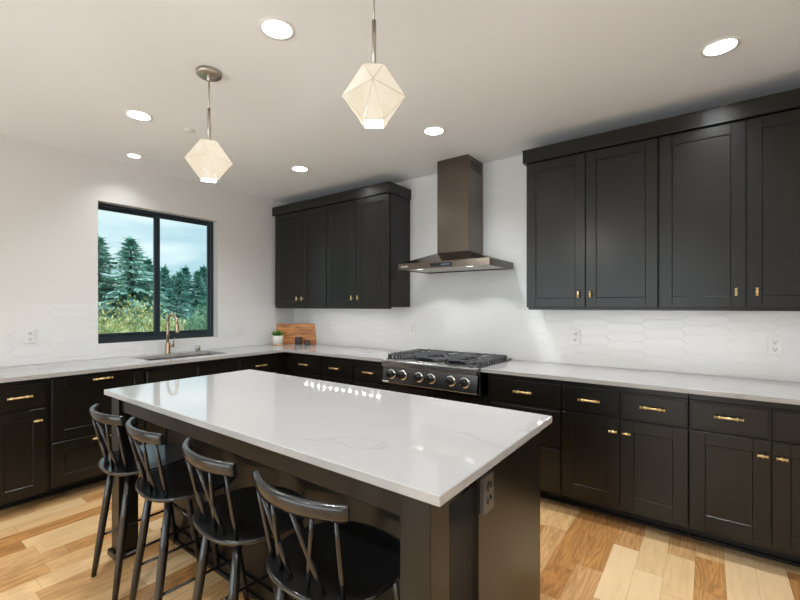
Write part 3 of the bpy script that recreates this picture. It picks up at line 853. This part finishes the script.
obj('base_moulding', bm, M['cab'], t)
bm = bmesh.new()
cube_into(bm, 1.578+ox, 1.5915+ox, BY+oy-.014, -1.69+oy, 0, .03, .004); cube_into(bm, 1.578+ox, 1.629+ox, BY+oy-.014, BY+oy-.0005, 0, .03, .004)
obj('end_shoe', bm, M['cab'], t)
# doors on the range side of the island
for k in range(4):
    bm = bmesh.new(); a = 1.62+k*.507
    shaker_into(bm, -(a+.500), -a, .12, .86, 0)
    for v in bm.verts: v.co = Vector((-v.co.x+ox, -1.6985-v.co.y+oy, v.co.z))
    obj('cabinet_door', bm, M['cab'], t)
# outlet on the end panel
def outlet(label, loc, rz, gang=1, kind='outlet', dark=False, group='white wall plates on the backsplash', cat='outlet', name='wall_outlet'):
    """plate facing local -y"""
    t = thing(name, label, cat, loc, rz, group)
    w = .072+.046*(gang-1); pm, hm = (M['greyplate'] if dark else M['plate']), M['hole']
    box('cover_plate', pm, -w/2, w/2, -.006, 0, -.0575, .0575, t, .0025, 2)
    for g in range(gang):
        cx = (g-(gang-1)/2)*.046
        if kind == 'outlet':
            for s in (-1, 1):
                bm = bmesh.new(); lathe_into(bm, [(.0155, -.0062), (.0155, -.0085), (.014, -.0095), (0, -.0095)], c=(cx, 0, s*.021), n=20, axis='y'); k_ = obj('socket', bm, M['knobblack'] if dark else pm, t)
                bm = bmesh.new()
                for q in (-.006, .006): cube_into(bm, cx+q-.0014, cx+q+.0014, -.0102, -.0096, s*.021-.001, s*.021+.008)
                lathe_into(bm, [(.003, -.0096), (.003, -.0102), (0, -.0102)], c=(cx, 0, s*.021-.007), n=10, axis='y')
                obj('slots', bm, hm if not dark else M['greyplate'], k_)
        else:
            box('rocker', pm, cx-.016, cx+.016, -.0095, -.0062, -.033, .033, t, .002)
    return t
outlet('white outlet plate on back wall tile nearest right side of hood', (3.410, -.0075, 1.130), 0)
outlet('white outlet plate on back wall tile at far right edge', (4.580, -.0075, 1.127), 0)
outlet('faint white outlet plate on back wall tile left of rangetop', (1.850, -.0075, 1.148), 0)
outlet('faint white outlet plate on back wall tile just right of cutting board', (0.675, -.0075, 1.128), 0)
outlet('white outlet plate on window wall tile left of the window', (.0075, -2.575, 1.143), PI/2)
outlet('white double switch plate on window wall tile right of the window', (.0075, -.812, 1.105), PI/2, 2, 'switch', name='light_switch', cat='switch')
to = outlet('dark outlet box on the end panel of the island under the worktop', (3.6775+.009, -2.243, .788), PI/2, dark=True, group=None, name='island_outlet')
box('backing_box', M['greyplate'], -.036, .036, .0003, .0088, -.0575, .0575, to, .001)

# ------------------------------------------------------------------ stools
def make_stool():
    t = thing('counter_stool', 'x', 'stool', (0, 0, 0), 0, 'black spindle-back stools along the island')
    SZ = .590
    bm = bmesh.new(); n = 48
    def sl(s, z, dish=0.0):
        P = []
        for k in range(n):
            a = 2*PI*k/n; c, q = math.cos(a), math.sin(a)
            x = .217*s*math.copysign(abs(c)**.80, c); y = (.200*s)*math.copysign(abs(q)**.80, q)
            if q > 0: x *= 1-.10*q          # a little narrower at the knee side
            P.append((x, y-.006, SZ+z+dish*(-.5+.5*math.cos(2*a))*.0 + .006*(abs(x)/.22)**2*s))
        return P
    loft(bm, [sl(.80, -.026), sl(.95, -.017), sl(.992, -.008), sl(1.0, -.003), sl(.988, .0015), sl(.95, .002), sl(.80, .001), sl(.55, -.001), sl(.25, -.002), sl(.02, -.002)], close_first=True)
    obj('seat', bm, M['stool'], t)
    legs = {}
    for sx in (-1, 1):
        for sy in (-1, 1):
            bm = bmesh.new(); a = Vector((sx*.118, sy*.118-.005, SZ-.020)); b_ = Vector((sx*.158, sy*.196, 0))
            tube_into(bm, [a, a.lerp(b_, .35), a.lerp(b_, .75), b_], [.0140, .0175, .0155, .0115], 14)
            obj('leg', bm, M['stool'], t); legs[(sx, sy)] = (a, b_)
    on = lambda k, z: legs[k][0].lerp(legs[k][1], (legs[k][0].z-z)/legs[k][0].z)
    for sx in (-1, 1):
        bm = bmesh.new(); tube_into(bm, [on((sx, -1), .200), on((sx, 1), .215)], .0062, 10); obj('stretcher', bm, M['stool'], t)
    bm = bmesh.new(); tube_into(bm, [on((-1, 1), .255), on((1, 1), .255)], .0095, 10); obj('foot_rail', bm, M['stool'], t)
    # crest rail: an arc, open towards the island
    def arc(u):   # u in -1..1
        a = u*.583; R = .363
        return Vector((R*math.sin(a)*.975, .133-R*math.cos(a), .0))
    bm = bmesh.new(); m_ = 28; loops = []
    for k in range(m_+1):
        u = -1+2*k/m_; p = arc(u); d = (arc(u+.01)-arc(u-.01)).normalized(); nrm = Vector((d.y, -d.x, 0))   # outward
        zt = .868+.004*(1-u*u); hh = .044; th = .011
        sec = [(-th, -hh), (th*.7, -hh), (th, -hh*.75), (th*1.15, -.010), (th*.9, -.003), (th*.3, 0), (-th*.5, 0), (-th, -.006)]
        tilt = .10
        loops.append([tuple(p+nrm*(q+tilt*(h+.02))+Vector((0, 0, zt+h))) for q, h in sec])
    R_ = [[bm.verts.new(q) for q in l] for l in loops]
    for i in range(m_):
        for k in range(8):
            f = bm.faces.new((R_[i][k], R_[i][(k+1) % 8], R_[i+1][(k+1) % 8], R_[i+1][k])); f.smooth = True
    bm.faces.new(R_[0]); bm.faces.new(list(reversed(R_[-1])))
    obj('crest_rail', bm, M['stool'], t)
    bx = [-.152, -.092, -.034, .034, .092, .148]; order = [0, 2, 1, 4, 3, 5]
    tu = [-.84, -.52, -.19, .19, .52, .84]
    for k in range(6):
        x = bx[order[k]]; yb_ = -.166+1.2*(x*x) ; b0_ = Vector((x, yb_, SZ-.004)); tp_ = arc(tu[k]) + Vector((0, 0, .828))
        bm = bmesh.new(); tube_into(bm, [b0_, b0_.lerp(tp_, .35), b0_.lerp(tp_, .7), tp_], [.0066, .0082, .0070, .0054], 10); obj('spindle', bm, M['stool'], t)
    return t
st = make_stool()
for k, (x, y, yaw, lab) in enumerate(((1.903, -2.500, -3, 'black spindle-back stool at the far left end of the island'), (2.340, -2.503, -7, 'black spindle-back stool, second from the far left end of the island'),
                              (2.846, -2.505, -7, 'black spindle-back stool, second from the nearest one along the island'), (3.317, -2.517, 0, 'black spindle-back stool nearest the camera beside the near island post'))):
    s = st if k == 0 else copy_tree(st)
    s.location = (x, y, 0); s.rotation_euler.z = math.radians(yaw); s['label'] = lab

# ------------------------------------------------------------------ lamps in the ceiling
def can_light(x, y, r, label, w, group='recessed ceiling lamps'):
    t = thing('ceiling_light', label, 'ceiling light', (x, y, H), 0, group)
    bm = bmesh.new(); d = .05
    lathe_into(bm, [(r-.0035, .0), (r+.013, -.004), (r+.014, -.001), (r+.014, .0)], n=32)
    obj('trim_ring', bm, M['can'], t)
    bm = bmesh.new(); lathe_into(bm, [(r-.003, -.002), (r-.008, .012), (r*.70, d), (r*.70, d+.012)], n=32)
    obj('baffle', bm, M['can'], t)
    bm = bmesh.new(); lathe_into(bm, [(r*.70-.001, d+.003), (0, d+.002)], n=28)
    obj('lens', bm, M['lens'], t)
    l = bpy.data.lights.new('can_light', 'AREA'); l.shape = 'DISK'; l.size = r*1.3; l.energy = w; l.spread = math.radians(135); l.color = (.925, .97, 1.0)
    lo = bpy.data.objects.new('can_light', l); COL.objects.link(lo); lo.parent = t; lo.location = (0, 0, d-.004)
    return t
labs = ['round recessed ceiling lamp between the two pendants', 'round recessed ceiling lamp above the right wall cabinets', 'round recessed ceiling lamp at far left above the window side',
        'round recessed ceiling lamp above the range hood front', 'round recessed ceiling lamp above left wall cabinets']
for k, (x, y, r) in enumerate(CANS):
    if k == 8: can_light(x, y, r, 'small recessed ceiling lamp close to the window wall', SINK_CAN_W)
    elif k < 5: can_light(x, y, r, labs[k], CAN_W)
    else: can_light(x, y, r, 'round recessed ceiling lamp over the room behind the photographer', CAN_W, 'recessed ceiling lamps behind the photographer')

tag(box('sprinkler_cover', M['plate'], 0, .001, 0, .001, 0, .001), 'x', 'x'); bpy.data.objects.remove(bpy.data.objects['sprinkler_cover'])
bm = bmesh.new(); lathe_into(bm, [(0, -.007), (.036, -.007), (.038, -.005), (.038, -.003), (.030, -.0005), (0, -.0005)], n=28)
sp = tag(obj('sprinkler_cover', bm, M['can']), 'flat white sprinkler cover on the ceiling left of the far pendant', 'sprinkler cover'); sp.location = (1.211, -1.935, H)

# ------------------------------------------------------------------ pendants
def make_pendant():
    t = thing('pendant_lamp', 'x', 'pendant lamp', (0, 0, 0), 0, 'pendant lamps over the island')
    top, bot, mid = 2.272, 2.066, 2.172
    rt, rm, rb = .054, .121, .052
    bm = bmesh.new(); lathe_into(bm, [(0, H-.0005), (.064, H-.0005), (.064, H-.018), (.060, H-.022), (0, H-.022)], n=36); lathe_into(bm, [(.012, H-.0222), (.012, H-.045), (.005, H-.05), (0, H-.05)], n=16)
    obj('ceiling_canopy', bm, M['nickel'], t)
    bm = bmesh.new(); tube_into(bm, [(0, 0, H-.045), (0, 0, top+.17)], .0042, 10); tube_into(bm, [(0, 0, top+.185), (0, 0, top+.002)], .0085, 14); obj('stem', bm, M['nickel'], t)
    ring = lambda r, z, o_: [Vector((r*math.cos(o_+k*PI/2), r*math.sin(o_+k*PI/2), z)) for k in range(4)]
    A, B, C_ = ring(rt, top, PI/4), ring(rm, mid, 0), ring(rb, bot, PI/4)
    bm = bmesh.new(); va, vb, vc = [[bm.verts.new(p) for p in q] for q in (A, B, C_)]
    bm.faces.new(va); edges = []
    for k in range(4):
        k2 = (k+1) % 4
        bm.faces.new((va[k], va[k-1], vb[k])); bm.faces.new((va[k], vb[k], vb[k2]))
        bm.faces.new((vc[k], vb[k], vc[k-1])); bm.faces.new((vc[k], vb[k2], vb[k]))
        edges += [(A[k], A[k-1]), (A[k], B[k]), (A[k], B[k2]), (B[k], B[k2]), (C_[k], B[k]), (C_[k], B[k2]), (C_[k], C_[k-1])]
    sh = obj('shade', bm, M['alabaster'], t)
    bm = bmesh.new()
    for a, b_ in edges: tube_into(bm, [a, b_], .0009, 6)
    obj('seam', bm, M['seam'], sh)
    bm = bmesh.new(); q = [bm.verts.new(Vector((p.x*.96, p.y*.96, bot-.002))) for p in C_]; bm.faces.new(q)
    obj('diffuser', bm, M['shadebottom'], sh)
    l = bpy.data.lights.new('pendant_light', 'POINT'); l.shadow_soft_size = .035; l.energy = PENDANT_W; l.color = (1, .98, .94)
    lo = bpy.data.objects.new('pendant_light', l); COL.objects.link(lo); lo.parent = t; lo.location = (0, 0, bot-.012)
    return t
p1 = make_pendant(); p1['label'] = 'faceted alabaster pendant lamp over the far end of the island'
p1.location = (2.046, -2.25, 0); p1.rotation_euler.z = 1.068
p2 = copy_tree(p1); p2['label'] = 'faceted alabaster pendant lamp over the near end of the island'
p2.location = (3.227, -2.25, 0); p2.rotation_euler.z = .67

# ------------------------------------------------------------------ things on the worktop
t = thing('cutting_board', 'rectangular acacia cutting board leaning across the corner', 'cutting board', (.232, -.160, CT), math.radians(37))
bm = bmesh.new(); cube_into(bm, -.245, .245, 0, .022, 0, .245, .005, 2)
cbo = obj('board', bm, M['acacia'], t); cbo.rotation_euler.x = -math.radians(6)
t = thing('potted_succulent', 'small green succulent in a white pot before the cutting board', 'potted plant', (.165, -.372, CT))
bm = bmesh.new(); lathe_into(bm, [(0, .012), (.052, .012), (.058, .016), (.060, .108), (.056, .110), (.054, .099), (.0, .097)], n=28); obj('pot', bm, M['pot'], t)
bm = bmesh.new(); lathe_into(bm, [(0, 0), (.055, 0), (.057, .004), (.055, .0118), (0, .0118)], n=28); obj('pot_base', bm, M['potbase'], t)
bm = bmesh.new(); lathe_into(bm, [(.053, .100), (.02, .103), (0, .103)], n=20); obj('soil', bm, M['soil'], t)
bm = bmesh.new(); rr = random.Random(5)
for k in range(34):
    a = k*2.399; el = .30+1.15*(k/34); ln = .098*(1-.25*k/34)*rr.uniform(.85, 1.2)
    d = Vector((math.cos(a)*math.cos(el), math.sin(a)*math.cos(el), math.sin(el))); s = Vector((-math.sin(a), math.cos(a), 0)); up = d.cross(s)
    b0 = Vector((d.x*.012, d.y*.012, .102))
    P = [b0-s*.004, b0+d*ln*.5-s*.010, b0+d*ln, b0+d*ln*.5+s*.010, b0+s*.004]
    v = [bm.verts.new(p) for p in P]; c1 = bm.verts.new(b0+d*ln*.5-up*.006); c2 = bm.verts.new(b0+d*ln*.45+up*.004)
    for q in range(5):
        bm.faces.new((v[q], v[(q+1) % 5], c1)); bm.faces.new((v[(q+1) % 5], v[q], c2))
obj('leaves', bm, M['succulent'], t)
def candle(label, x, y, r, h):
    t = thing('candle', label, 'candle', (x, y, CT), 0, 'charcoal candles')
    bm = bmesh.new(); lathe_into(bm, [(0, 0), (r-.003, 0), (r, .003), (r, h-.004), (r-.004, h), (r*.5, h-.003), (0, h-.004)], n=28); obj('wax', bm, M['candle'], t)
    bm = bmesh.new(); tube_into(bm, [(0, 0, h-.005), (.001, 0, h+.009)], .0015, 6); obj('wick', bm, M['wick'], t)
candle('taller charcoal pillar candle before the cutting board',   .325, -.200, .042, .088)
candle('short charcoal candle at the right end of the cutting board', .438, -.160, .036, .050)

# ------------------------------------------------------------------ outside the window
gb = box('ground_outside', M['grass'], -40, -0.6, -12, 26, -1.2, -1.0); struct(gb)
def conifer(label, x, y, height, rad, m, seed, tz=-1.0):
    rg = np.random.default_rng(seed)
    t = thing('conifer_tree', label, 'tree', (x, y, tz), 0, 'conifers beyond the window')
    bm = bmesh.new(); tube_into(bm, [(0, 0, 0), (0, 0, height*.5), (0, 0, height*.98)], [.18, .10, .015], 8); obj('trunk', bm, M['bark'], t)
    V, F = [], []
    def quad(c, d, s, l, w):
        o_ = len(V); V.extend([c-s*w*.5, c+d*l*.5-s*w*.55, c+d*l, c+d*l*.5+s*w*.55, c+s*w*.5]); F.append((o_, o_+1, o_+2, o_+3, o_+4))
    nb = 250
    for k in range(nb):
        f = (k+rg.random())/nb; z = height*(.08+.91*f); R = rad*((1-f)**.85)*(.62+.55*rg.random())+.06
        a = k*2.399+rg.random(); droop = -.18-.25*rg.random()+.55*f**3
        d = np.array([math.cos(a), math.sin(a), droop]); d /= np.linalg.norm(d); sd = np.array([-math.sin(a), math.cos(a), 0])
        c0 = np.array([0, 0, z])
        n = max(3, int(R/.15))
        for q in range(n):
            u = (q+.4)/n; c = c0+d*R*u
            for sg in (-1, 1):
                dd = d*.75+sd*sg*(.55+.3*rg.random())+np.array([0, 0, -.28+.25*rg.random()]); dd /= np.linalg.norm(dd)
                s2 = np.cross(dd, rg.normal(size=3)); s2 /= np.linalg.norm(s2)
                quad(c, dd, s2, min(.36, .10+R*.30)*(1.05-.3*u), .06+.04*rg.random())
        quad(c0+d*R*.85, d, sd, .22, .08)
    for q in range(14):
        d = np.array([rg.normal()*.35, rg.normal()*.35, 1]); d /= np.linalg.norm(d); s2 = np.cross(d, rg.normal(size=3)); s2 /= np.linalg.norm(s2)
        quad(np.array([0, 0, height*(.90+.007*q)]), d, s2, .22, .05)
    np_obj('needles', V, F, m, t)
def bush(label, x, y, rx, ry, rz_, m, seed, nl=5200, name='shrub'):
    rg = np.random.default_rng(seed)
    t = thing(name, label, 'shrub', (x, y, -1.0), 0, 'shrubs outside the window')
    V, F = [], []
    for k in range(nl):
        p = rg.normal(size=3); p /= np.linalg.norm(p); p[2] = abs(p[2])
        r = (.72+.33*rg.random())*(1+.14*math.sin(5*p[0]*3+seed)*math.sin(4*p[1]*3))
        c = p*r*np.array([rx, ry, rz_])
        d = p+rg.normal(size=3)*.7+np.array([0, 0, .35]); d /= np.linalg.norm(d); s = np.cross(d, rg.normal(size=3)); s /= np.linalg.norm(s)
        l, w = .05+.09*rg.random(), .012+.012*rg.random(); o_ = len(V)
        V.extend([c-s*w*.4, c+d*l*.5-s*w, c+d*l, c+d*l*.5+s*w, c+s*w*.4]); F.append((o_, o_+1, o_+2, o_+3, o_+4))
    np_obj('foliage', V, F, m, t)
    bm = bmesh.new()
    for k in range(7):
        a = k*.9; tube_into(bm, [(0, 0, 0), (.35*rx*math.cos(a), .35*ry*math.sin(a), rz_*.45), (.7*rx*math.cos(a), .7*ry*math.sin(a), rz_*.72)], [.03, .02, .008], 6)
    obj('stems', bm, M['bark'], t)
conifer('tall teal-green conifer left of the window mullion', -12.0, 2.62, 4.75, 2.0, M['conifer'], 2)
conifer('tall teal-green conifer at the left edge of the window', -12.5, 1.80, 4.75, 1.75, M['conifer'], 1)
conifer('conifer right behind the window mullion', -12.5, 3.35, 4.1, 1.25, M['conifer'], 3)
for k, (x, y, h_, r_) in enumerate(((-14, 4.62, 4.0, 1.1), (-14, 5.25, 3.82, 1.1), (-15, 5.98, 4.15, 1.2), (-15, 6.55, 4.0, 1.1), (-15.5, 7.1, 4.3, 1.2), (-16, 7.9, 4.4, 1.3))):
    conifer('%s dark conifer of the row seen in the right-hand pane' % ('leftmost', 'second', 'third', 'fourth', 'fifth', 'rightmost')[k], x, y, h_, r_, M['farconifer'], 10+k)
for k, (x, y, h_, r_) in enumerate(((-19, 3.6, 4.2, 1.7), (-19, 5.6, 4.0, 1.7), (-20, 7.8, 4.1, 1.9), (-20, 10.2, 4.2, 1.9))):
    conifer('low conifer of the back row, %s from the left' % ('first', 'second', 'third', 'fourth')[k], x, y, h_, r_, M['farconifer'], 30+k)
for k, (x, y, a, b_, c, m, lab) in enumerate(((-6.2, -.15, 1.0, .95, 2.12, 'shrub', 'olive-yellow shrub at the left edge of the window'), (-6.0, 1.05, .9, .85, 1.95, 'shrub', 'olive-yellow shrub just left of the mullion'),
        (-8.6, 1.6, 1.2, 1.3, 2.35, 'shrub', 'straw-yellow shrub behind the two front shrubs'), (-6.6, 2.15, .8, .75, 1.95, 'gshrub', 'green shrub behind the tap in the right pane'), (-6.6, 3.3, 1.0, .9, 2.0, 'gshrub', 'green shrub at the right edge of the window'),
        (-9.0, 3.9, 1.2, 1.3, 2.2, 'gshrub', 'larger green shrub behind the right-hand shrubs'), (-9.6, 5.9, 1.2, 1.2, 2.2, 'gshrub', 'green shrub below the rightmost conifers'))):
    bush(lab, x, y, a, b_, c, M[m], 50+k)
